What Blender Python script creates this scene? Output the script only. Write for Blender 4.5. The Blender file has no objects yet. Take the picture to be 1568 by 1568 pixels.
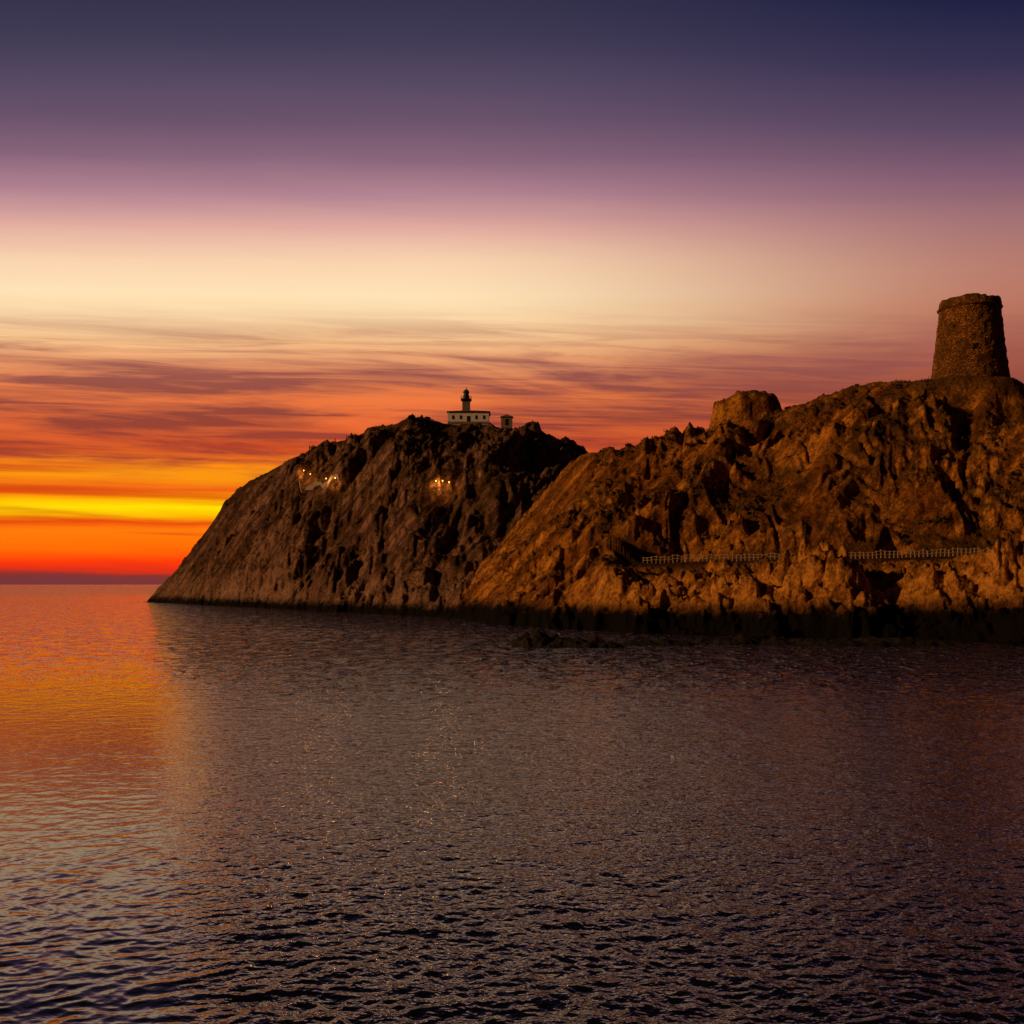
import bpy, bmesh, math, numpy as np, random
from mathutils import Vector
random.seed(4); rng=np.random.default_rng(7)
scene=bpy.context.scene
F=1681.0; CX=784.0; HY=895.0; EYE=6.0     # image pixels: focal length, centre column, horizon row, eye 6 m above sea
def sx(px,d): return (px-CX)/F*d
def sz(py,d): return EYE+(HY-py)/F*d
def lin(c):
    o=[]
    for v in c:
        v=v/255.0
        o.append(v/12.92 if v<=0.04045 else ((v+0.055)/1.055)**2.4)
    return (o[0],o[1],o[2],1.0)

# ---------------------------------------------------------------- noise
def _h(ix,iy,s):
    ix=ix.astype(np.int64); iy=iy.astype(np.int64)
    h=(ix*374761393+iy*668265263+s*974634777)&0xffffffff
    h=((h^(h>>13))*1274126177)&0xffffffff
    h=(h^(h>>16))&0xffffffff
    return h/4294967295.0
def perlin(x,y,s=0):
    x=np.asarray(x,float); y=np.asarray(y,float)
    x0=np.floor(x); y0=np.floor(y); fx=x-x0; fy=y-y0
    u=fx*fx*fx*(fx*(fx*6-15)+10); v=fy*fy*fy*(fy*(fy*6-15)+10)
    def g(ax,ay,dx,dy):
        a=_h(ax,ay,s)*2*math.pi
        return np.cos(a)*dx+np.sin(a)*dy
    n00=g(x0,y0,fx,fy); n10=g(x0+1,y0,fx-1,fy); n01=g(x0,y0+1,fx,fy-1); n11=g(x0+1,y0+1,fx-1,fy-1)
    return ((n00*(1-u)+n10*u)*(1-v)+(n01*(1-u)+n11*u)*v)*1.5
def fbm(x,y,o,s=0,g=0.5):
    r=0;a=1
    for i in range(o):
        r=r+a*perlin(x*2**i+i*17.3,y*2**i-i*9.1,s+i); a*=g
    return r
def ridged(x,y,o,s=0,g=0.5):
    r=0;a=1
    for i in range(o):
        r=r+a*(1-2*np.abs(perlin(x*2**i+i*11.3,y*2**i-i*5.1,s+i))); a*=g
    return r-0.6
def cells(x,y,s):
    """rounded boulders: 0 at the joints, 1 on top"""
    x0=np.floor(x); y0=np.floor(y); d1=np.full(x.shape,9.0); d2=np.full(x.shape,9.0); hgt=np.zeros(x.shape)
    for i in (-1,0,1):
        for j in (-1,0,1):
            cx=x0+i+0.15+0.7*_h(x0+i,y0+j,s); cy=y0+j+0.15+0.7*_h(x0+i,y0+j,s+1)
            d=np.hypot(x-cx,y-cy); k=_h(x0+i,y0+j,s+2)
            m=d<d1; d2=np.where(m,d1,np.minimum(d2,d)); hgt=np.where(m,k,hgt); d1=np.where(m,d,d1)
    e=np.clip((d2-d1)*1.7,0,1)
    return np.sin(e*math.pi/2)*(0.35+0.85*hgt)
def sst(x,a,b):
    t=np.clip((x-a)/(b-a),0,1); return t*t*(3-2*t)
def ledge(p,s,k0=0.76):
    f=p-np.floor(p); k=_h(np.floor(p),np.zeros_like(p),s)
    return (np.where(f<k0,f/k0,(1-f)/(1-k0))-0.5)*(0.3+1.0*k)

# ---------------------------------------------------------------- terrain tables (image pixel column, ridge pixel row, distances)
far_r=[(60,None,385,-25),(160,None,385,-14),(205,None,385,-6),(232,916,385),(262,884,383),(290,855,380),(305,830,378),(330,794,371),(345,770,366),(385,740,360),
 (430,712,354),(437,705,352),(480,690,348),(530,677,344),(556,668,342),(565,658,340),(600,654,338),(625,643,336),(660,647,334),(690,651,332),
 (750,651,330),(790,657,328),(830,671,326),(880,684,324),(905,703,322),(1000,748,320),(1150,800,315),(1300,860,310),(1500,930,300),(2200,960,300)]
FX=np.array([p[0] for p in far_r],float); FD=np.array([p[2] for p in far_r],float)
FZ=np.array([p[3] if p[1] is None else sz(p[1],p[2]) for p in far_r])
FSX=np.array([60,232,290,350,440,540,640,760,905,1200,2200],float); FSD=np.array([380,372,338,306,265,238,213,188,188,190,190],float)
near_r=[(560,None,215,-16),(640,None,212,-6),(690,932,208),(730,880,214),(770,830,220),(820,774,226),(860,733,229),(905,702,230),(935,692,229),(990,678,226),
 (1020,680,224),(1045,682,222),(1055,669,220),(1090,661,218),(1130,650,215),(1195,632,212),(1220,624,210),(1260,611,208),(1290,603,206),(1340,590,204),(1390,582,202),
 (1427,575,199),(1486,574,198),(1540,594,196),(1568,620,194),(1620,640,190),(1750,665,186),(2200,760,180)]
NX=np.array([p[0] for p in near_r],float); ND=np.array([p[2] for p in near_r],float)
NZ=np.array([p[3] if p[1] is None else sz(p[1],p[2]) for p in near_r])
NSX=np.array([560,640,700,760,840,900,1000,1200,1400,1568,2200],float); NSD=np.array([210,205,192,166,152,144,134,126,120,115,98],float)
def path_d(px): return np.interp(px,[900,1000,1200,1400,1568,2200],[168,160,153,149,146,135])
def path_z(px): return sz(np.interp(px,[900,1060,1200,1500,2200],[868,860,858,851,848]),path_d(px))
TOW=(sx(1485,198),198.0); TOWZ=sz(583,198)
LD=331.0; LX=sx(718,LD); LZ=sz(649,LD)-0.6
def prof(f,p): return 1-(1-np.clip(f,0,1))**p

def height(x,y,detail=True):
    px=CX+F*x/y
    wx=fbm(x/30,y/30,2,91)*4
    # ---- far headland
    zr=np.interp(px,FX,FZ); dr=np.interp(px,FX,FD); ds=np.interp(px,FSX,FSD)
    ds=ds+fbm(x/9,y/30,4,5,0.6)*6*sst(px,240,330)
    s=(y-ds)/np.maximum(dr-ds,1)
    z=zr*prof(s,1.35)
    z=np.where(s<0,-(ds-y)*0.6,z)
    b=np.clip((y-dr)/95,0,3); z=np.where(s>1,zr-(zr+14)*np.minimum(b**1.5,1.2),z)
    m=np.clip(s,0,1); msk=(np.minimum(m*7,1))*(1-0.88*sst(m,0.72,0.98)); msk=np.where(s>1,0.12,msk); msk=np.where(s<0,0.0,msk)
    c=(x-z*0.8)+wx; l=(x*0.3+z+y*0.5)
    big=ridged(c/30,l/90,3,11)*4.8+ridged(c/11+3,l/42,3,12)*2.2
    p=(x-z*0.8)/10+fbm(x/20,y/34,3,71)*1.1
    brk=0.35+0.9*sst(fbm(x/16,y/30,2,17),-0.3,0.4)
    big=big+ledge(p,3)*2.4*brk+ledge(p*2.9+.3,4)*0.8
    zf=z+msk*big*np.clip(zr/30,0.1,1)
    # ---- near headland
    zr2=np.interp(px,NX,NZ); dr2=np.interp(px,NX,ND); ds2=np.interp(px,NSX,NSD)
    ds2=ds2+fbm(x/8,y/20,4,25,0.6)*5.5
    s2=(y-ds2)/np.maximum(dr2-ds2,1)
    zA=zr2*prof(s2,1.3)
    pd=path_d(px); pz=path_z(px)
    sl=np.clip((y-ds2)/np.maximum(pd-ds2,1),0,1)
    zl=(pz-0.2)*(0.6*sl+0.4*prof(sl,2.2))
    su=np.clip((y-pd-4)/np.maximum(dr2-pd-4,1),0,1)
    zu=pz+(zr2-pz)*prof(su,1.25)
    zB=np.where(y<pd,zl,zu)
    w=sst(px,900,990)
    z2=zA*(1-w)+zB*w
    z2=np.where(s2<0,-(ds2-y)*0.6,z2)
    b=np.clip((y-dr2)/70,0,3); z2=np.where(s2>1,zr2-(zr2+14)*np.minimum(b**1.5,1.2),z2)
    m=np.clip(s2,0,1); msk2=np.minimum(m*8,1)*(1-0.88*sst(m,0.75,0.98)); msk2=np.where(s2>1,0.12,msk2); msk2=np.where(s2<0,0,msk2)
    pathm=np.exp(-(np.maximum(np.abs(y-pd-2)-1.5,0)/2.2)**2)*w
    msk2=msk2*(1-pathm)
    c=(x-z2*0.9)+wx; l=(x*0.4+z2+y*0.4)
    big2=ridged(c/30,l/60,3,31)*3.6+ridged(c/12+3,l/30,3,32)*1.5
    p=(x-z2*0.9)/10+fbm(x/16,y/24,3,73)*1.3
    brk2=0.25+0.9*sst(fbm(x/13,y/20,2,18),-0.3,0.4)
    big2=big2+ledge(p,5)*2.1*brk2+ledge(p*2.6+.3,6)*0.6
    up=np.where(y<pd,0.35,1)*w+(1-w)
    zn=z2+msk2*big2*up*np.clip(zr2/25,0.05,1)
    zn=np.where((y<pd),zn*(1-w)+w*np.minimum(zn,pz-0.35),zn)
    for (ax,ay,bx,by,hh,ww) in ((sx(1085,205),205,sx(925,168),168,3.0,7.5),(sx(925,168),168,sx(850,158),158,2.4,5.0)):
        tx,ty=bx-ax,by-ay; L2=tx*tx+ty*ty
        q=np.clip(((x-ax)*tx+(y-ay)*ty)/L2,0,1)
        dd=np.hypot(x-ax-q*tx,y-ay-q*ty)
        zn=zn+hh*np.exp(-(dd/ww)**1.6)*(np.minimum(1,q*3+0.1))*(1-0.5*q)*(1-0.8*pathm)
    # boulders of the rocky shelf below the track
    shelf=w*(1-sst(y,pd-3,pd))*sst(s2,-0.02,0.04)
    cw=fbm(x/3,y/3,3,61)*0.3
    zn=zn+shelf*(cells(x/4.6+cw,y/4.2-cw,140)*1.7+cells(x/2.0+cw,y/1.9,150)*0.5-0.9)
    zn=np.where((y<pd),zn*(1-w)+w*np.minimum(zn,pz-0.45),zn)
    outc=np.zeros_like(zn)
    for (px0,d0,hh,rx,ry) in ((1228,138,4.4,2.9,4.2),(1290,136,3.0,3.2,3.8),(1470,130,3.0,5,4),(1550,128,3.6,4.5,4.5),(1400,131,1.4,3,4),(1640,128,5,6,5),(1010,142,1.2,5,4),(1120,137,1.2,5,4),(940,147,1.4,4,4)):
        x0=sx(px0,d0); q=((x-x0)/rx)**2+((y-d0)/ry)**2
        g=np.exp(-q**1.7); outc=np.maximum(outc,g)
        zn=zn+hh*g*(1-pathm)*(0.75+0.4*fbm(x/3.0,y/3.0,4,88,0.6))
    x0=sx(1358,134); zn=zn-1.8*np.exp(-((x-x0)/2.2)**2)*sst(y,120,128)*(1-sst(y,138,145))
    # summit tor: one irregular rounded block on the crest
    u=(x-sx(1143,216))/6.7; vv=(y-216)/5.2
    r_=(np.abs(u)**2.4+np.abs(vv)**2.4)**(1/2.4)+0.10*fbm(x/3.0,y/3.0,3,79)
    k=1-sst(r_,0.84,1.12)
    zt=sz(601,216)-2.3*np.abs(u-0.15)**2.1-0.9*vv*vv+0.65*fbm(x/2.4+4,y/2.4,4,77,0.6)
    zn=zn*(1-k)+np.maximum(zn,zt)*k
    # cave
    x0=sx(1452,168); zn=zn-3.0*np.exp(-(((x-x0)/1.1)**2+((y-168)/1.5)**2)**2)
    rt=np.hypot(x-TOW[0],y-TOW[1]); wt=1-sst(rt,5.5,15)
    zn=zn*(1-wt)+(TOWZ-0.2)*wt
    wl=(1-sst(np.abs(x-LX-3.5),10,16))*(1-sst(np.abs(y-LD+3),8,16))
    zf=zf*(1-wl)+np.minimum(zf,LZ+0.35)*wl
    h=np.maximum(zf,zn)
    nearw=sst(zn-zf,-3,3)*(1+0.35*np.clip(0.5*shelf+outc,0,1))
    if detail:
        land=sst(h,-0.4,1.8)
        rough=(1-0.95*pathm)*(1-wt*0.5)*(1-wl*0.9)*(1-0.4*k)*(1-0.3*shelf)*(1-0.12*sst(zn-zf,-3,3))
        top=1-0.4*np.where(nearw>0.5,sst(s2,0.9,1.0),sst(s,0.9,1.0))
        patch=0.40+1.0*sst(fbm(x/20,y/26,2,47),-0.35,0.35)
        crag=ridged((x-h*.8)/6.5+fbm(x/6,y/6,2,41)*.5,(y+x)/9,5,42,0.55)*0.62*patch
        fine=np.abs(fbm(x/2.1,y/2.1,4,52,0.64))*0.6*patch
        blk=cells((x-h*.5)/6.0+fbm(x/5,y/5,2,43)*.5,(y+h)/8.0,170)*0.6*patch
        h=h+land*rough*top*(crag+fine+blk-0.5)
    return h,nearw,pathm
def ground(x,y):
    h,_,_=height(np.array([float(x)]),np.array([float(y)])); return float(h[0])
def locate(px,py,d0,d1):
    """walk out along an image column until the hillside is met at the given pixel row"""
    d=np.arange(d0,d1,0.25); x=sx(px,d); h,_,_=height(x,d)
    e=(h-EYE)/d; tgt=(HY-py)/F
    k=np.argmax(e>=tgt)
    return float(x[k]),float(d[k]),float(h[k])

# ---------------------------------------------------------------- helpers
def mat(name):
    m=bpy.data.materials.new(name); m.use_nodes=True
    nt=m.node_tree; nt.nodes.clear()
    return m,nt
class NB:
    def __init__(s,nt): s.nt=nt
    def n(s,t,**k):
        nd=s.nt.nodes.new(t)
        for a,b in k.items(): setattr(nd,a,b)
        return nd
    def l(s,a,b): s.nt.links.new(a,b)
    def math(s,op,a,b=None,c=None,clamp=False):
        nd=s.n('ShaderNodeMath',operation=op); nd.use_clamp=clamp
        for i,v in enumerate((a,b,c)):
            if v is None: continue
            if isinstance(v,(int,float)): nd.inputs[i].default_value=v
            else: s.l(v,nd.inputs[i])
        return nd.outputs[0]
    def mr(s,v,a,b,c=0,d=1,smooth=True):
        nd=s.n('ShaderNodeMapRange'); nd.interpolation_type='SMOOTHSTEP' if smooth else 'LINEAR'
        s.l(v,nd.inputs[0])
        for i,q in zip((1,2,3,4),(a,b,c,d)): nd.inputs[i].default_value=q
        return nd.outputs[0]
    def mix(s,f,a,b,bt='MIX'):
        nd=s.n('ShaderNodeMix',data_type='RGBA',blend_type=bt)
        for i,v in ((0,f),(6,a),(7,b)):
            if isinstance(v,(int,float)): nd.inputs[i].default_value=v
            elif isinstance(v,tuple): nd.inputs[i].default_value=v
            else: s.l(v,nd.inputs[i])
        return nd.outputs[2]
    def noise(s,vec,scale,detail=4,rough=0.5,dist=0):
        nd=s.n('ShaderNodeTexNoise'); nd.inputs['Scale'].default_value=scale; nd.inputs['Detail'].default_value=detail
        nd.inputs['Roughness'].default_value=rough; nd.inputs['Distortion'].default_value=dist
        if vec is not None: s.l(vec,nd.inputs['Vector'])
        return nd.outputs['Fac']
    def mapping(s,vec,sc=(1,1,1),rot=(0,0,0)):
        nd=s.n('ShaderNodeMapping'); nd.inputs['Scale'].default_value=sc; nd.inputs['Rotation'].default_value=rot
        s.l(vec,nd.inputs['Vector']); return nd.outputs[0]
def simple(name,col,rough=0.8,nscale=3,var=0.3,bump=0.02,emis=None):
    m,nt=mat(name); b=NB(nt)
    o=b.n('ShaderNodeOutputMaterial'); p=b.n('ShaderNodeBsdfPrincipled'); b.l(p.outputs[0],o.inputs[0])
    tc=b.n('ShaderNodeTexCoord'); f=b.noise(tc.outputs['Object'],nscale,4,0.6)
    lo=tuple(c*(1-var) for c in col)+(1,); hi=tuple(min(1,c*(1+var)) for c in col)+(1,)
    b.l(b.mix(b.mr(f,0.3,0.7),lo,hi),p.inputs['Base Color']); p.inputs['Roughness'].default_value=rough
    p.inputs['Specular IOR Level'].default_value=0.2
    if bump:
        bp=b.n('ShaderNodeBump'); bp.inputs['Distance'].default_value=bump; b.l(f,bp.inputs['Height']); b.l(bp.outputs[0],p.inputs['Normal'])
    if emis:
        p.inputs['Emission Color'].default_value=emis[0]; p.inputs['Emission Strength'].default_value=emis[1]
    return m
def obj(name,me,parent=None,m=None,loc=None):
    o=bpy.data.objects.new(name,me); scene.collection.objects.link(o)
    if m: me.materials.append(m)
    if parent: o.parent=parent
    if loc: o.location=loc
    return o
def mesh_from(name,v,f):
    me=bpy.data.meshes.new(name); me.from_pydata([tuple(p) for p in v],[],f); me.update(); return me
def grid_mesh(name,X,Y,H,keep=None,attrs=()):
    nr,nc=H.shape
    idx=np.arange(nr*nc).reshape(nr,nc)
    q=np.stack([idx[:-1,:-1],idx[:-1,1:],idx[1:,1:],idx[1:,:-1]],-1).reshape(-1,4)
    if keep is not None: q=q[keep.ravel()]
    used=np.unique(q); remap=-np.ones(nr*nc,int); remap[used]=np.arange(len(used)); q=remap[q]
    co=np.stack([X.ravel()[used],Y.ravel()[used],H.ravel()[used]],-1)
    me=bpy.data.meshes.new(name)
    me.vertices.add(len(co)); me.vertices.foreach_set('co',co.astype(np.float32).ravel())
    me.loops.add(len(q)*4); me.loops.foreach_set('vertex_index',q.astype(np.int32).ravel())
    me.polygons.add(len(q)); me.polygons.foreach_set('loop_start',np.arange(0,len(q)*4,4,dtype=np.int32)); me.polygons.foreach_set('loop_total',np.full(len(q),4,dtype=np.int32))
    me.update(calc_edges=True)
    me.polygons.foreach_set('use_smooth',np.ones(len(q),bool))
    for nm,arr in attrs:
        at=me.attributes.new(nm,'FLOAT','POINT'); at.data.foreach_set('value',arr.ravel()[used].astype(np.float32))
    return me
def box(v,f,c,s):
    b=len(v); x,y,z=c; a,d,e=s[0]/2,s[1]/2,s[2]/2
    for q in ((-a,-d,-e),(a,-d,-e),(a,d,-e),(-a,d,-e),(-a,-d,e),(a,-d,e),(a,d,e),(-a,d,e)): v.append((x+q[0],y+q[1],z+q[2]))
    for q in ((0,3,2,1),(4,5,6,7),(0,1,5,4),(1,2,6,5),(2,3,7,6),(3,0,4,7)): f.append(tuple(b+i for i in q))
def lathe(prof_,n=32,wob=None):
    v=[];f=[]
    for r,z in prof_:
        for i in range(n):
            a=2*math.pi*i/n; rr=r+(wob(a,z) if wob else 0); v.append((rr*math.cos(a),rr*math.sin(a),z))
    for j in range(len(prof_)-1):
        for i in range(n): f.append((j*n+i,j*n+(i+1)%n,(j+1)*n+(i+1)%n,(j+1)*n+i))
    return v,f
def empty(name,loc):
    e=bpy.data.objects.new(name,None); scene.collection.objects.link(e); e.location=loc; return e

# ---------------------------------------------------------------- headland mesh
ts=np.linspace((90-CX)/F,0.80,1250)
ys=np.concatenate([np.arange(96,232,0.34),np.arange(232,395,0.5),np.linspace(396,500,50)])
Y,T=np.meshgrid(ys,ts,indexing='ij'); X=T*Y
H,NW,PM=height(X,Y)
hq=np.maximum.reduce([H[:-1,:-1],H[:-1,1:],H[1:,1:],H[1:,:-1]])
me=grid_mesh('rocky_headland',X,Y,H,hq>-1.5,(('near_glow',NW),('track',PM)))
m,nt=mat('headland_rock'); b=NB(nt)
o=b.n('ShaderNodeOutputMaterial'); p=b.n('ShaderNodeBsdfPrincipled'); b.l(p.outputs[0],o.inputs[0])
geo=b.n('ShaderNodeNewGeometry'); pos=geo.outputs['Position']
sp=b.n('ShaderNodeSeparateXYZ'); b.l(pos,sp.inputs[0]); sn=b.n('ShaderNodeSeparateXYZ'); b.l(geo.outputs['Normal'],sn.inputs[0])
oc=b.n('ShaderNodeAttribute'); oc.attribute_name='near_glow'; tr=b.n('ShaderNodeAttribute'); tr.attribute_name='track'
n1=b.noise(pos,0.07,3,0.6); n2=b.noise(pos,0.42,6,0.70,0.4); n3=b.noise(pos,1.9,4,0.72)
cs=b.n('ShaderNodeCombineXYZ'); b.l(b.math('SUBTRACT',sp.outputs[0],b.math('MULTIPLY',sp.outputs[2],0.87)),cs.inputs[0]); b.l(b.math('MULTIPLY',b.math('ADD',sp.outputs[1],sp.outputs[2]),0.14),cs.inputs[1])
strata=b.noise(cs.outputs[0],0.30,6,0.72,0.3)
mixn=b.math('ADD',b.math('MULTIPLY',n2,0.6),b.math('MULTIPLY',n3,0.4))
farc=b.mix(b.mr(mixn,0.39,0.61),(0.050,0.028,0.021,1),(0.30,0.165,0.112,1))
nearc=b.mix(b.mr(mixn,0.39,0.61),(0.14,0.050,0.006,1),(0.62,0.262,0.036,1))  # warm local light on the near hill is put into this rock colour
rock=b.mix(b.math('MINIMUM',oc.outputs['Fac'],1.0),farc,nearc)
rock=b.mix(b.mr(strata,0.44,0.56,0,0.88),rock,b.mix(1.0,rock,(0.32,0.26,0.22,1),'MULTIPLY'))
pale=b.math('MULTIPLY',b.mr(sp.outputs[2],11,3),b.mr(n1,0.35,0.6,0.3,1))
rock=b.mix(b.math('MULTIPLY',pale,b.mr(oc.outputs['Fac'],0.3,1.0,0.55,0.1)),rock,b.mix(b.mr(n3,0.35,0.65),(0.16,0.092,0.066,1),(0.46,0.29,0.19,1)))
rock=b.mix(b.mr(oc.outputs['Fac'],1.08,1.30,0,0.8),rock,b.mix(b.mr(mixn,0.40,0.60),(0.16,0.062,0.010,1),(0.66,0.30,0.052,1)))  # same painted warm light, stronger on the boulders of the shelf
vn=b.math('ADD',b.math('MULTIPLY',n1,0.5),b.math('MULTIPLY',n2,0.5))
veg=b.math('MULTIPLY',b.mr(vn,0.455,0.54),b.mr(sn.outputs[2],0.4,0.7))
veg=b.math('MULTIPLY',veg,b.mr(sp.outputs[2],5,11))
vc=b.mix(n3,(0.018,0.011,0.003,1),(0.090,0.048,0.009,1))
rock=b.mix(b.math('MULTIPLY',veg,0.80),rock,vc)
rock=b.mix(b.math('MULTIPLY',tr.outputs['Fac'],0.9),rock,(0.026,0.014,0.007,1))
# black band: wet rock plus painted shore shadow, taller towards the eastern end
east=b.mr(sp.outputs[0],15,70,0,1.1)
wl_=b.math('ADD',b.mr(oc.outputs['Fac'],0.3,1,0,1.1),east)
wet_shade=b.mr(b.math('SUBTRACT',b.math('ADD',sp.outputs[2],b.math('MULTIPLY',n2,-5.0)),wl_),-1.5,0.6,1,0)
rock=b.mix(wet_shade,rock,(0.005,0.004,0.003,1))
b.l(rock,p.inputs['Base Color']); p.inputs['Roughness'].default_value=0.95; p.inputs['Specular IOR Level'].default_value=0.06
hh=b.math('ADD',b.math('MULTIPLY',n2,1.35),b.math('MULTIPLY',n3,0.46))
bp=b.n('ShaderNodeBump'); bp.inputs['Distance'].default_value=1.0; bp.inputs['Strength'].default_value=1.0; b.l(hh,bp.inputs['Height']); b.l(bp.outputs[0],p.inputs['Normal'])
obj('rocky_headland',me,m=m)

# ---------------------------------------------------------------- maquis scrub (one object)
N=30000
px=rng.uniform(300,1900,N); d=rng.uniform(128,350,N); x=sx(px,d)
h,nw,pm=height(x,d); hx,_,_=height(x+0.8,d); hy,_,_=height(x,d+0.8)
slope=np.hypot(hx-h,hy-h)/0.8
dens=fbm(x/13,d/13,3,64)
ok=(h>9)&(slope<1.2)&(dens>0.1)&(pm<0.25)&(np.hypot(x-TOW[0],d-TOW[1])>8)&(np.hypot(x-LX,d-LD)>17)&(np.hypot(x-sx(1143,216),d-217)>8)
x=x[ok];d=d[ok];h=h[ok]; K=min(len(x),3200); x=x[:K];d=d[:K];h=h[:K]
nb=20
R=rng.uniform(0.3,0.8,K)
dirs=rng.normal(size=(K,nb,3)); dirs/=np.linalg.norm(dirs,axis=2,keepdims=True); dirs[...,2]=np.abs(dirs[...,2])*0.6
rad=R[:,None,None]*rng.uniform(0.45,1.0,(K,nb,1))
cen=np.stack([x,d,h-0.15],-1)[:,None,:]+dirs*rad
v=cen[:,:,None,:]+rng.normal(size=(K,nb,3,3))*(R[:,None,None]*0.3)[...,None]
v=v.reshape(-1,3); nt_=len(v)//3
me=bpy.data.meshes.new('maquis_scrub'); me.vertices.add(len(v)); me.vertices.foreach_set('co',v.astype(np.float32).ravel())
me.loops.add(len(v)); me.loops.foreach_set('vertex_index',np.arange(len(v),dtype=np.int32))
me.polygons.add(nt_); me.polygons.foreach_set('loop_start',np.arange(0,len(v),3,dtype=np.int32)); me.polygons.foreach_set('loop_total',np.full(nt_,3,dtype=np.int32)); me.update(calc_edges=True)
obj('maquis_scrub',me,m=simple('scrub_leaves',(0.055,0.033,0.012),0.95,0.6,0.5,0.0))

# ---------------------------------------------------------------- sea: one sheet, real waves out to a few hundred metres
rows=[]; yv=9.0
while yv<32000:
    rows.append(yv)
    yv+= 0.045+max(0,yv-17)*0.0042 if yv<300 else yv*0.06
rows=np.array(rows)
tf=np.linspace(-0.60,0.60,1250); tcs=np.concatenate([-np.geomspace(60,0.62,26),tf,np.geomspace(0.62,60,26)])
Yw,Tw=np.meshgrid(rows,tcs,indexing='ij'); Xw=Tw*Yw
dy=np.gradient(rows)[:,None]; dxc=np.gradient(tcs)[None,:]*Yw
calm=sst(-(Xw/Yw),0.20,0.34)
Z=np.zeros_like(Xw)
wxp=fbm(Xw/5,Yw/5,2,401)*0.5
for lam,amp,an,sd,rot in ((5.0,0.012,2.0,201,0.2),(2.3,0.014,1.6,202,-0.1),(1.15,0.0165,1.5,203,0.3),(0.62,0.0165,1.4,204,0.05),(0.36,0.0140,1.4,205,0.25),(0.22,0.008,1.4,206,0.0)):
    ca,sa=math.cos(rot),math.sin(rot); Xr=Xw*ca+Yw*sa; Yr=-Xw*sa+Yw*ca
    fade=np.clip(1.5-dy/lam*2.2,0,1)*np.clip(1.5-np.abs(dxc)/(lam*an)*2.2,0,1)
    n=perlin((Xr+wxp)/(lam*an),(Yr+wxp)/lam,sd)
    n=1-2*np.abs(n)**0.95 if lam<3 else n
    Z+=np.where(fade>0,amp*n*fade,0)
gust=0.95+0.45*fbm(Xw/50,Yw/24,3,77)
Z*=gust*(1-0.58*calm)*sst(Yw,9,11)
me=grid_mesh('sea',Xw,Yw,Z)
bm=bmesh.new(); bm.from_mesh(me)
W0=9*60; vs=[bm.verts.new(c) for c in ((-32000,-32000,0),(32000,-32000,0),(32000,9,0),(-32000,9,0))]; bm.faces.new(vs)
vs=[bm.verts.new(c) for c in ((-32000,9,0),(-W0,9,0),(-32000,533,0))]; bm.faces.new(vs)
vs=[bm.verts.new(c) for c in ((W0,9,0),(32000,9,0),(32000,533,0))]; bm.faces.new(vs)
bm.to_mesh(me); bm.free()
m,nt=mat('sea_water'); b=NB(nt)
o=b.n('ShaderNodeOutputMaterial'); p=b.n('ShaderNodeBsdfPrincipled'); b.l(p.outputs[0],o.inputs[0])
p.inputs['Base Color'].default_value=(0.003,0.003,0.003,1); p.inputs['Roughness'].default_value=0.03; p.inputs['IOR'].default_value=1.50
geo=b.n('ShaderNodeNewGeometry'); pos=geo.outputs['Position']
sp=b.n('ShaderNodeSeparateXYZ'); b.l(pos,sp.inputs[0])
fy=b.mr(sp.outputs[1],22,90,0.1,1)
fz=b.mr(sp.outputs[1],45,120,0,1)
w1=b.noise(b.mapping(pos,(0.8,0.95,1),(0,0,0.20)),1.3,2,0.6,0.3)
w2=b.noise(b.mapping(pos,(0.75,0.42,1),(0,0,0.03)),0.75,3,0.55,0.2)
w2=b.math('POWER',b.mr(w2,0.38,0.66,0,1),1.8)
w3=b.noise(b.mapping(pos,(0.8,1.0,1),(0,0,0.2)),5.5,2,0.6,0.2)
cal=b.mr(b.math('DIVIDE',sp.outputs[0],sp.outputs[1]),-0.34,-0.24,0.13,1)
hh=b.math('ADD',b.math('ADD',b.math('MULTIPLY',b.math('MULTIPLY',w1,0.30),fy),b.math('MULTIPLY',b.math('MULTIPLY',w2,1.15),fz)),b.math('MULTIPLY',w3,0.045))
hh=b.math('MULTIPLY',hh,cal)
bp=b.n('ShaderNodeBump'); bp.inputs['Distance'].default_value=1.0; bp.inputs['Strength'].default_value=1.0; b.l(hh,bp.inputs['Height']); b.l(bp.outputs[0],p.inputs['Normal'])
obj('sea',me,m=m)

# ---------------------------------------------------------------- reef
wetm=simple('wet_rock',(0.008,0.006,0.005),0.85,1.5,0.5,0.1)
def reef(name,cx,cy,rx,ry,hh,seed):
    n=110; a=np.linspace(-1.25,1.25,n); U,V=np.meshgrid(a,a*1.0,indexing='ij')
    x=cx+U*rx; y=cy+V*ry
    e=1-(U**2+V**2)
    z=hh*(np.clip(e,-1,1)*0.75+fbm(x/1.6,y/1.6,4,seed)*0.45-0.05)
    z=np.where(e<-0.3,-0.6,z)
    obj(name,grid_mesh(name,x,y,z),m=wetm)
reef('sea_rock',sx(825,108),108,2.9,2.6,1.7,301)
reef('sea_rock',sx(890,106),106,4.1,1.8,1.05,305)
reef('sea_rock',sx(1010,108),109,4.6,1.6,0.7,309)
reef('sea_rock',sx(1150,111),112,7,2.6,1.0,312)
reef('sea_rock',sx(1330,108),109,9,2.4,0.9,316)

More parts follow.
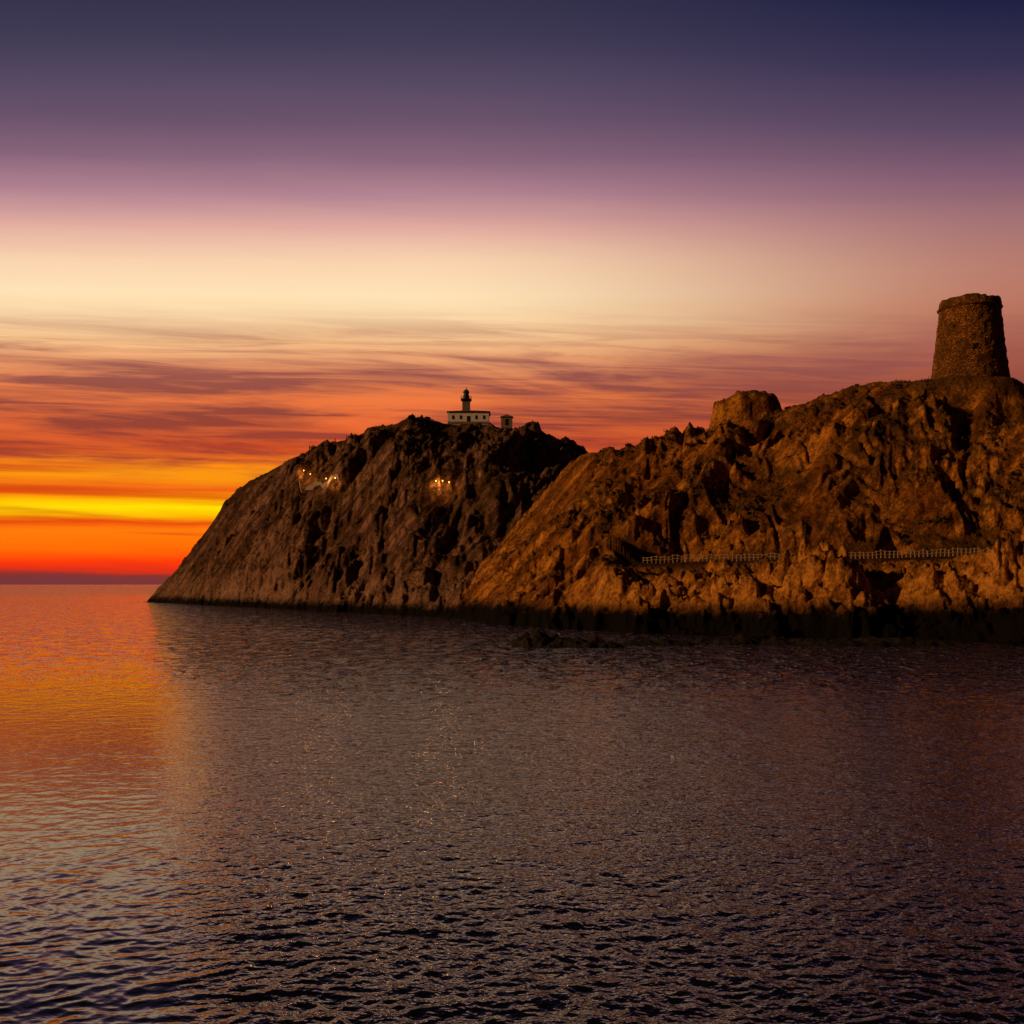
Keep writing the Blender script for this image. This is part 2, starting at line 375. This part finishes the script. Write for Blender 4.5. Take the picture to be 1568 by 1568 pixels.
# ---------------------------------------------------------------- Genoese tower
tw=empty('genoese_tower',(TOW[0],TOW[1],TOWZ-2.2))
Ht=sz(461,198)-(TOWZ-2.2)
rb,rtp=6.95,5.15
prf=[]; nz=46
for i in range(nz+1):
    z=Ht*i/nz; f=i/nz
    prf.append((rb+(rtp-rb)*min(1,f/0.9)**0.9,z))
def wob(a,z):
    return float(0.14*perlin(a*5.0,z*0.9,8)+0.09*perlin(a*14,z*2.4,9))
n=110
body=[(r,z) for r,z in prf if z<Ht-1.75]
zc=body[-1][1]; rc=body[-1][0]
ring=[(rc+0.22,zc+0.12),(rc+0.34,zc+0.38),(rc+0.12,zc+0.55),(rc+0.08,Ht-0.7),(rc+0.0,Ht-0.3),(rc-0.15,Ht),(rc-0.9,Ht),(rc-1.0,Ht-1.1),(0.02,Ht-1.1)]
v,f=lathe(body+ring,n,wob)
v=[(a,c,z+ (0.25*float(perlin(math.atan2(c,a)*2.0+9,0.5,15))+0.14*float(perlin(math.atan2(c,a)*11,1.5,16)) if z>Ht-0.5 else 0)) for a,c,z in v]
m,nt=mat('tower_stone'); b=NB(nt)
o=b.n('ShaderNodeOutputMaterial'); p=b.n('ShaderNodeBsdfPrincipled'); b.l(p.outputs[0],o.inputs[0])
tc=b.n('ShaderNodeTexCoord'); ob=tc.outputs['Object']
vo=b.n('ShaderNodeTexVoronoi'); vo.inputs['Scale'].default_value=1.9; b.l(b.mapping(ob,(1,1,1.8)),vo.inputs['Vector'])
ve=b.n('ShaderNodeTexVoronoi',feature='DISTANCE_TO_EDGE'); ve.inputs['Scale'].default_value=1.9; b.l(b.mapping(ob,(1,1,1.8)),ve.inputs['Vector'])
gs=b.n('ShaderNodeRGBToBW'); b.l(vo.outputs['Color'],gs.inputs[0])
c=b.mix(b.mr(gs.outputs[0],0.2,0.8),(0.16,0.060,0.011,1),(0.36,0.150,0.030,1))
nn=b.noise(ob,0.35,5,0.6); c=b.mix(b.mr(nn,0.38,0.62,0,0.7),c,(0.07,0.034,0.009,1))
joint=b.mr(ve.outputs['Distance'],0.0,0.10)
c=b.mix(joint,(0.045,0.022,0.007,1),c); b.l(c,p.inputs['Base Color']); p.inputs['Roughness'].default_value=0.95; p.inputs['Specular IOR Level'].default_value=0.1
bp=b.n('ShaderNodeBump'); bp.inputs['Distance'].default_value=0.15; b.l(b.math('ADD',joint,b.noise(ob,4,4,.6)),bp.inputs['Height']); b.l(bp.outputs[0],p.inputs['Normal'])
obj('wall',mesh_from('wall',v,f),tw,m)
dark=simple('dark_opening',(0.01,0.008,0.006),0.9)
v=[];f=[]
for ang,z,ww,hh_ in ((-105,7.2,0.7,1.0),(-60,10.8,0.5,0.7),(-140,11.2,0.5,0.6)):
    a=math.radians(ang); r=rb+(rtp-rb)*min(1,(z/Ht)/0.9)**0.9
    t=(-math.sin(a),math.cos(a)); q0=len(v)
    for (s,zz) in ((-1,-1),(1,-1),(1,1),(-1,1)):
        for rr in (r-0.5,r+0.13):
            v.append((rr*math.cos(a)+t[0]*s*ww/2,rr*math.sin(a)+t[1]*s*ww/2,z+zz*hh_/2))
    g=lambda k:q0+k
    f+= [(g(1),g(3),g(5),g(7)),(g(0),g(2),g(3),g(1)),(g(2),g(4),g(5),g(3)),(g(4),g(6),g(7),g(5)),(g(6),g(0),g(1),g(7))]
obj('window_openings',mesh_from('windows',v,f),tw,dark)

# ---------------------------------------------------------------- lighthouse
white=simple('white_render',(0.72,0.70,0.70),0.8,2,0.10,0.01)
grey=simple('grey_stone_trim',(0.20,0.17,0.15),0.85,4,0.3,0.02)
tile=simple('roof_tiles',(0.16,0.08,0.05),0.85,5,0.4,0.03)
iron=simple('dark_iron',(0.02,0.02,0.02),0.5,5,0.2,0.0)
lh=empty('lighthouse',(LX,LD,LZ))
W,Dp,Hh=12.2,8.0,3.5
v=[];f=[]; box(v,f,(0,0,Hh/2-1),(W,Dp,Hh+2)); obj('walls',mesh_from('w',v,f),lh,white)
v=[];f=[]; box(v,f,(0,0,Hh+0.12),(W+0.5,Dp+0.5,0.24)); box(v,f,(0,-Dp/2-0.04,0.35),(W+0.2,0.1,0.7)); obj('cornice',mesh_from('c',v,f),lh,grey)
z0=Hh+0.243
v=[(-W/2-.4,-Dp/2-.4,z0),(W/2+.4,-Dp/2-.4,z0),(W/2+.4,Dp/2+.4,z0),(-W/2-.4,Dp/2+.4,z0),(-2.2,0,z0+0.9),(2.2,0,z0+0.9)]
obj('roof',mesh_from('r',v,[(0,1,5,4),(1,2,5),(2,3,4,5),(3,0,4),(0,3,2,1)]),lh,tile)
v=[];f=[]
for i in range(5):
    if i==2: box(v,f,(0,-Dp/2-0.02,1.3),(0.9,0.12,2.1))
    else: box(v,f,(-4.6+2.3*i,-Dp/2-0.02,2.0),(0.55,0.12,1.1))
obj('windows_and_door',mesh_from('wd',v,f),lh,dark)
tx=-0.8
v=[];f=[]; box(v,f,(tx,0,4.7),(2.3,2.3,6.0)); box(v,f,(tx,0,3.9),(2.8,2.8,1.2)); obj('tower_shaft',mesh_from('ts',v,f),lh,simple('tower_render',(0.16,0.14,0.13),0.85,2,0.2,0.02))
v=[];f=[]; box(v,f,(tx,0,7.85),(3.2,3.2,0.3)); box(v,f,(tx,0,7.58),(2.8,2.8,0.24))
for i in range(9):
    for sgn in (-1,1):
        box(v,f,(tx-1.52+0.38*i,1.52*sgn,8.4),(0.05,0.05,0.8))
        if 0<i<8: box(v,f,(tx+1.52*sgn,-1.52+0.38*i,8.4),(0.05,0.05,0.8))
for sgn in (-1,1): box(v,f,(tx,1.52*sgn,8.83),(3.1,0.07,0.06)); box(v,f,(tx+1.52*sgn,0,8.83),(0.07,2.9,0.06))
obj('gallery',mesh_from('g',v,f),lh,iron)
v,f=lathe([(0.95,8.0),(0.95,9.0),(0.8,9.0),(0.8,10.0),(1.0,10.0),(0.95,10.25),(0.65,10.7),(0.25,10.95),(0.12,11.0),(0.12,11.3),(0.02,11.9)],20)
ln=obj('lantern',mesh_from('ln',v,f),lh,iron); ln.location=(tx,0,0)
hx_,hd=sx(776,329),329.0; hz=sz(651,329)-0.3
ht=empty('stone_hut',(hx_,hd,hz))
v=[];f=[]; box(v,f,(0,0,0.9),(3.4,3.2,3.4)); obj('walls',mesh_from('w2',v,f),ht,grey)
v=[(-1.95,-1.85,2.603),(1.95,-1.85,2.603),(1.95,1.85,2.603),(-1.95,1.85,2.603),(0,0,3.6)]; obj('roof',mesh_from('r2',v,[(0,1,4),(1,2,4),(2,3,4),(3,0,4),(0,3,2,1)]),ht,tile)
v=[];f=[]; box(v,f,(0,-1.61,1.0),(0.9,0.1,1.9)); obj('door',mesh_from('d2',v,f),ht,dark)

# ---------------------------------------------------------------- fence beside the coastal track
wood=simple('weathered_wood',(0.42,0.29,0.18),0.85,8,0.3,0.01)
v=[];f=[]
prev=None
for i,pxx in enumerate(np.arange(985,1720,6.5)):
    d=float(path_d(pxx))+0.3; x=sx(pxx,d); z=ground(x,d)
    tilt=random.uniform(-.08,.08); hgt=random.uniform(0.8,1.15)
    b0=len(v); box(v,f,(0,0,0),(0.12,0.12,hgt+0.5))
    for k in range(b0,len(v)):
        a,c,e=v[k]; e+=hgt/2-0.2; v[k]=(x+a+tilt*e,d+c,z+e)
    if prev:
        for fr in (0.5,0.92):
            ax,ay,az,ah=prev; k=len(v)
            for (qx,qy,qz) in ((ax,ay,az+ah*fr),(x,d,z+hgt*fr)):
                for dy_,dz in ((-.03,-.022),(-.03,.022),(.03,.022),(.03,-.022)): v.append((qx,qy-0.11+dy_,qz+dz))
            f+=[(k,k+1,k+5,k+4),(k+1,k+2,k+6,k+5),(k+2,k+3,k+7,k+6),(k+3,k,k+4,k+7)]
    prev=(x,d,z,hgt)
obj('wooden_fence',mesh_from('fence',v,f),m=wood)

# ---------------------------------------------------------------- low stone walls of the lighthouse road
def wall_line(name,pts,hgt,d0,d1):
    P=[]
    ends=[locate(a,bb,d0,d1) for a,bb in pts]
    for i in range(len(ends)-1):
        for k in range(14):
            g=k/14; x=ends[i][0]*(1-g)+ends[i+1][0]*g; y=ends[i][1]*(1-g)+ends[i+1][1]*g
            P.append((x,y,ground(x,y)))
    v=[];f=[]
    for (x,y,z) in P:
        for dy_,dz in ((-.25,-1.2),(-.25,hgt),(.25,hgt),(.25,-1.2)): v.append((x,y+dy_,z+dz+random.uniform(-.06,.06)))
    for i in range(len(P)-1):
        k=4*i
        for a,bq in ((0,1),(1,2),(2,3)): f.append((k+a,k+bq,k+4+bq,k+4+a))
    obj(name,mesh_from(name,v,f),m=grey)
wall_line('stone_wall',[(458,742),(500,744),(520,742)],0.9,240,345)

# ---------------------------------------------------------------- lit street lamps
glow=simple('lamp_glass',(0.8,0.6,0.3),0.4,2,0.05,0,emis=((1,0.46,0.06,1),4))
for (pxx,pyy,dd) in ((466,731,1.1),(476,733,0.9),(500,740,.8),(514,740,1),(668,748,.8),(678,746,1.2),(688,748,.8)):
    x,y,z=locate(pxx,pyy+6,240 if pxx<600 else 200,345)
    L=empty('street_lamp',(x,y-0.6,z))
    v,f=lathe([(0.07,-0.5),(0.05,2.2),(0.05,2.4),(0.14,2.42),(0.02,2.5)],8); obj('post',mesh_from('p',v,f),L,iron)
    v,f=lathe([(0.02,2.15),(0.10,2.18),(0.12,2.28),(0.10,2.41)],10); g=obj('lamp_head',mesh_from('lh',v,f),L,glow); g.location=(0,-0.18,0)
    li=bpy.data.lights.new('lamp_light','POINT'); li.energy=420*dd; li.color=(1,0.42,0.08); li.shadow_soft_size=0.35
    lo=bpy.data.objects.new('lamp_light',li); scene.collection.objects.link(lo); lo.parent=L; lo.location=(0,-1.0,1.7)
v=[];f=[]
for pxx in (474,496,500,513,531):
    d=float(np.interp(pxx,FX,FD)); x=sx(pxx,d); z=ground(x,d); box(v,f,(x,d,z+0.4),(0.25,0.25,random.uniform(1.5,2.1)))
obj('marker_posts',mesh_from('mp',v,f),m=iron)

# ---------------------------------------------------------------- sky
w=bpy.data.worlds.new('World'); scene.world=w; w.use_nodes=True; nt=w.node_tree; nt.nodes.clear(); b=NB(nt)
tc=b.n('ShaderNodeTexCoord'); g=tc.outputs['Generated']; s3=b.n('ShaderNodeSeparateXYZ'); b.l(g,s3.inputs[0])
az=b.math('ARCTAN2',s3.outputs[0],s3.outputs[1])
az2=b.math('MINIMUM',b.math('MULTIPLY',az,az),0.35)
z=b.math('MULTIPLY',s3.outputs[2],b.math('ADD',b.math('MULTIPLY',az2,0.42),1.0))
cmb=b.n('ShaderNodeCombineXYZ'); b.l(b.math('MULTIPLY',az,2.0),cmb.inputs[0]); b.l(b.math('ADD',b.math('MULTIPLY',z,17),b.math('MULTIPLY',az,0.6)),cmb.inputs[1])
cv=cmb.outputs[0]
st=b.noise(b.mapping(cv,(1,1.8,1)),1.6,5,0.6,0.5)
zw=b.math('ADD',z,b.math('MULTIPLY',b.math('SUBTRACT',st,0.5),b.mr(z,0.20,0.30,0.020,0.009)))
SC=0.6
def rpos(y):
    t=(HY-y)/F; return max(0,min(1,(t/math.sqrt(1+t*t))/SC))
def ramp(stops):
    r=b.n('ShaderNodeValToRGB'); e=r.color_ramp; e.interpolation='LINEAR'
    stops=sorted(stops,key=lambda s:-s[0])
    e.elements[0].position=rpos(stops[0][0]); e.elements[0].color=lin(stops[0][1])
    e.elements[1].position=1; e.elements[1].color=lin((20,18,28))
    for y,c in stops[1:]:
        q=e.elements.new(rpos(y)); q.color=lin(c)
    b.l(b.math('DIVIDE',zw,SC),r.inputs[0]); return r.outputs[0]
left=ramp([(0,(54,50,76)),(60,(64,58,84)),(120,(84,71,98)),(180,(104,81,106)),(240,(134,99,121)),(300,(180,132,146)),(350,(226,172,160)),(400,(249,210,174)),
 (450,(255,226,182)),(490,(254,218,168)),(525,(250,195,138)),(560,(240,156,104)),(600,(240,126,68)),(650,(234,104,50)),(690,(232,96,30)),(712,(252,138,12)),(732,(250,150,10)),(750,(238,84,14)),
 (762,(252,150,0)),(776,(255,226,0)),(788,(255,190,0)),(800,(228,62,10)),(815,(255,122,10)),(838,(255,105,5)),(858,(250,46,10)),(871,(220,36,22)),(881,(120,40,45)),(894,(104,46,60))])
right=ramp([(0,(28,31,66)),(100,(54,48,80)),(200,(90,70,98)),(280,(130,92,112)),(350,(165,114,115)),(420,(184,122,108)),(480,(186,114,92)),(540,(168,90,72)),(600,(150,68,50)),(700,(160,62,34)),(860,(120,45,30)),(894,(90,40,40))])
mf=b.mr(b.math('ABSOLUTE',b.math('ADD',az,0.25)),0.15,0.72)
col=b.mix(mf,left,right)
cl=b.noise(b.mapping(cv,(0.9,1.1,1),(0,0,0.05)),1.25,6,0.6,1.0)
cl2=b.noise(b.mapping(cv,(1.4,3.4,1),(0,0,-0.12)),1.6,6,0.62,0.8)
dens=b.math('ADD',b.math('MULTIPLY',b.mr(cl,0.38,0.60),0.75),b.math('MULTIPLY',b.mr(cl2,0.45,0.64),0.5),clamp=True)
dens=b.math('MULTIPLY',dens,b.mr(cl2,0.32,0.50,0.45,1))
band=b.math('MULTIPLY',b.mr(z,0.07,0.12),b.mr(z,0.19,0.255,1,0))
fac=b.math('MULTIPLY',b.math('MULTIPLY',dens,band),0.95)
cc=b.n('ShaderNodeValToRGB'); cc.color_ramp.elements[0].position=0.06; cc.color_ramp.elements[0].color=lin((190,48,18)); cc.color_ramp.elements[1].position=0.24; cc.color_ramp.elements[1].color=lin((162,98,92)); b.l(z,cc.inputs[0])
q=cc.color_ramp.elements.new(0.15); q.color=lin((136,60,52))
col=b.mix(fac,col,cc.outputs[0])
bar=b.math('MULTIPLY',b.mr(b.noise(b.mapping(cv,(0.6,2.6,1)),1.3,4,0.5,0.3),0.50,0.62),b.math('MULTIPLY',b.mr(z,0.02,0.05),b.mr(z,0.10,0.14,1,0)))
col=b.mix(b.math('MULTIPLY',bar,0.65),col,lin((200,45,10)))
back=b.mr(s3.outputs[1],-0.2,0.65,0.16,1)
bg=b.n('ShaderNodeBackground'); b.l(col,bg.inputs[0]); b.l(back,bg.inputs[1])
ns=b.n('ShaderNodeTexSky',sky_type='NISHITA'); ns.sun_disc=False; ns.sun_elevation=math.radians(1); ns.sun_rotation=math.radians(-20)
bg2=b.n('ShaderNodeBackground'); b.l(ns.outputs[0],bg2.inputs[0]); bg2.inputs[1].default_value=0.002
ad=b.n('ShaderNodeAddShader'); b.l(bg.outputs[0],ad.inputs[0]); b.l(bg2.outputs[0],ad.inputs[1])
wo=b.n('ShaderNodeOutputWorld'); b.l(ad.outputs[0],wo.inputs[0])

sun=bpy.data.lights.new('sun','SUN'); sun.energy=2.5; sun.color=(1.0,0.50,0.18); sun.angle=math.radians(3)
so=bpy.data.objects.new('sun',sun); scene.collection.objects.link(so)
so.rotation_euler=Vector((1.0,0.28,-0.40)).to_track_quat('-Z','Y').to_euler()

# ---------------------------------------------------------------- camera
cam=bpy.data.cameras.new('camera'); co_=bpy.data.objects.new('camera',cam); scene.collection.objects.link(co_)
co_.location=(0,0,EYE); co_.rotation_euler=(math.radians(90),0,0)
cam.sensor_width=36; cam.lens=36*F/1568; cam.shift_y=(HY-784)/1568; cam.clip_end=90000; cam.clip_start=0.1
scene.camera=co_
scene.view_settings.view_transform='Standard'; scene.view_settings.look='None'; scene.view_settings.exposure=0
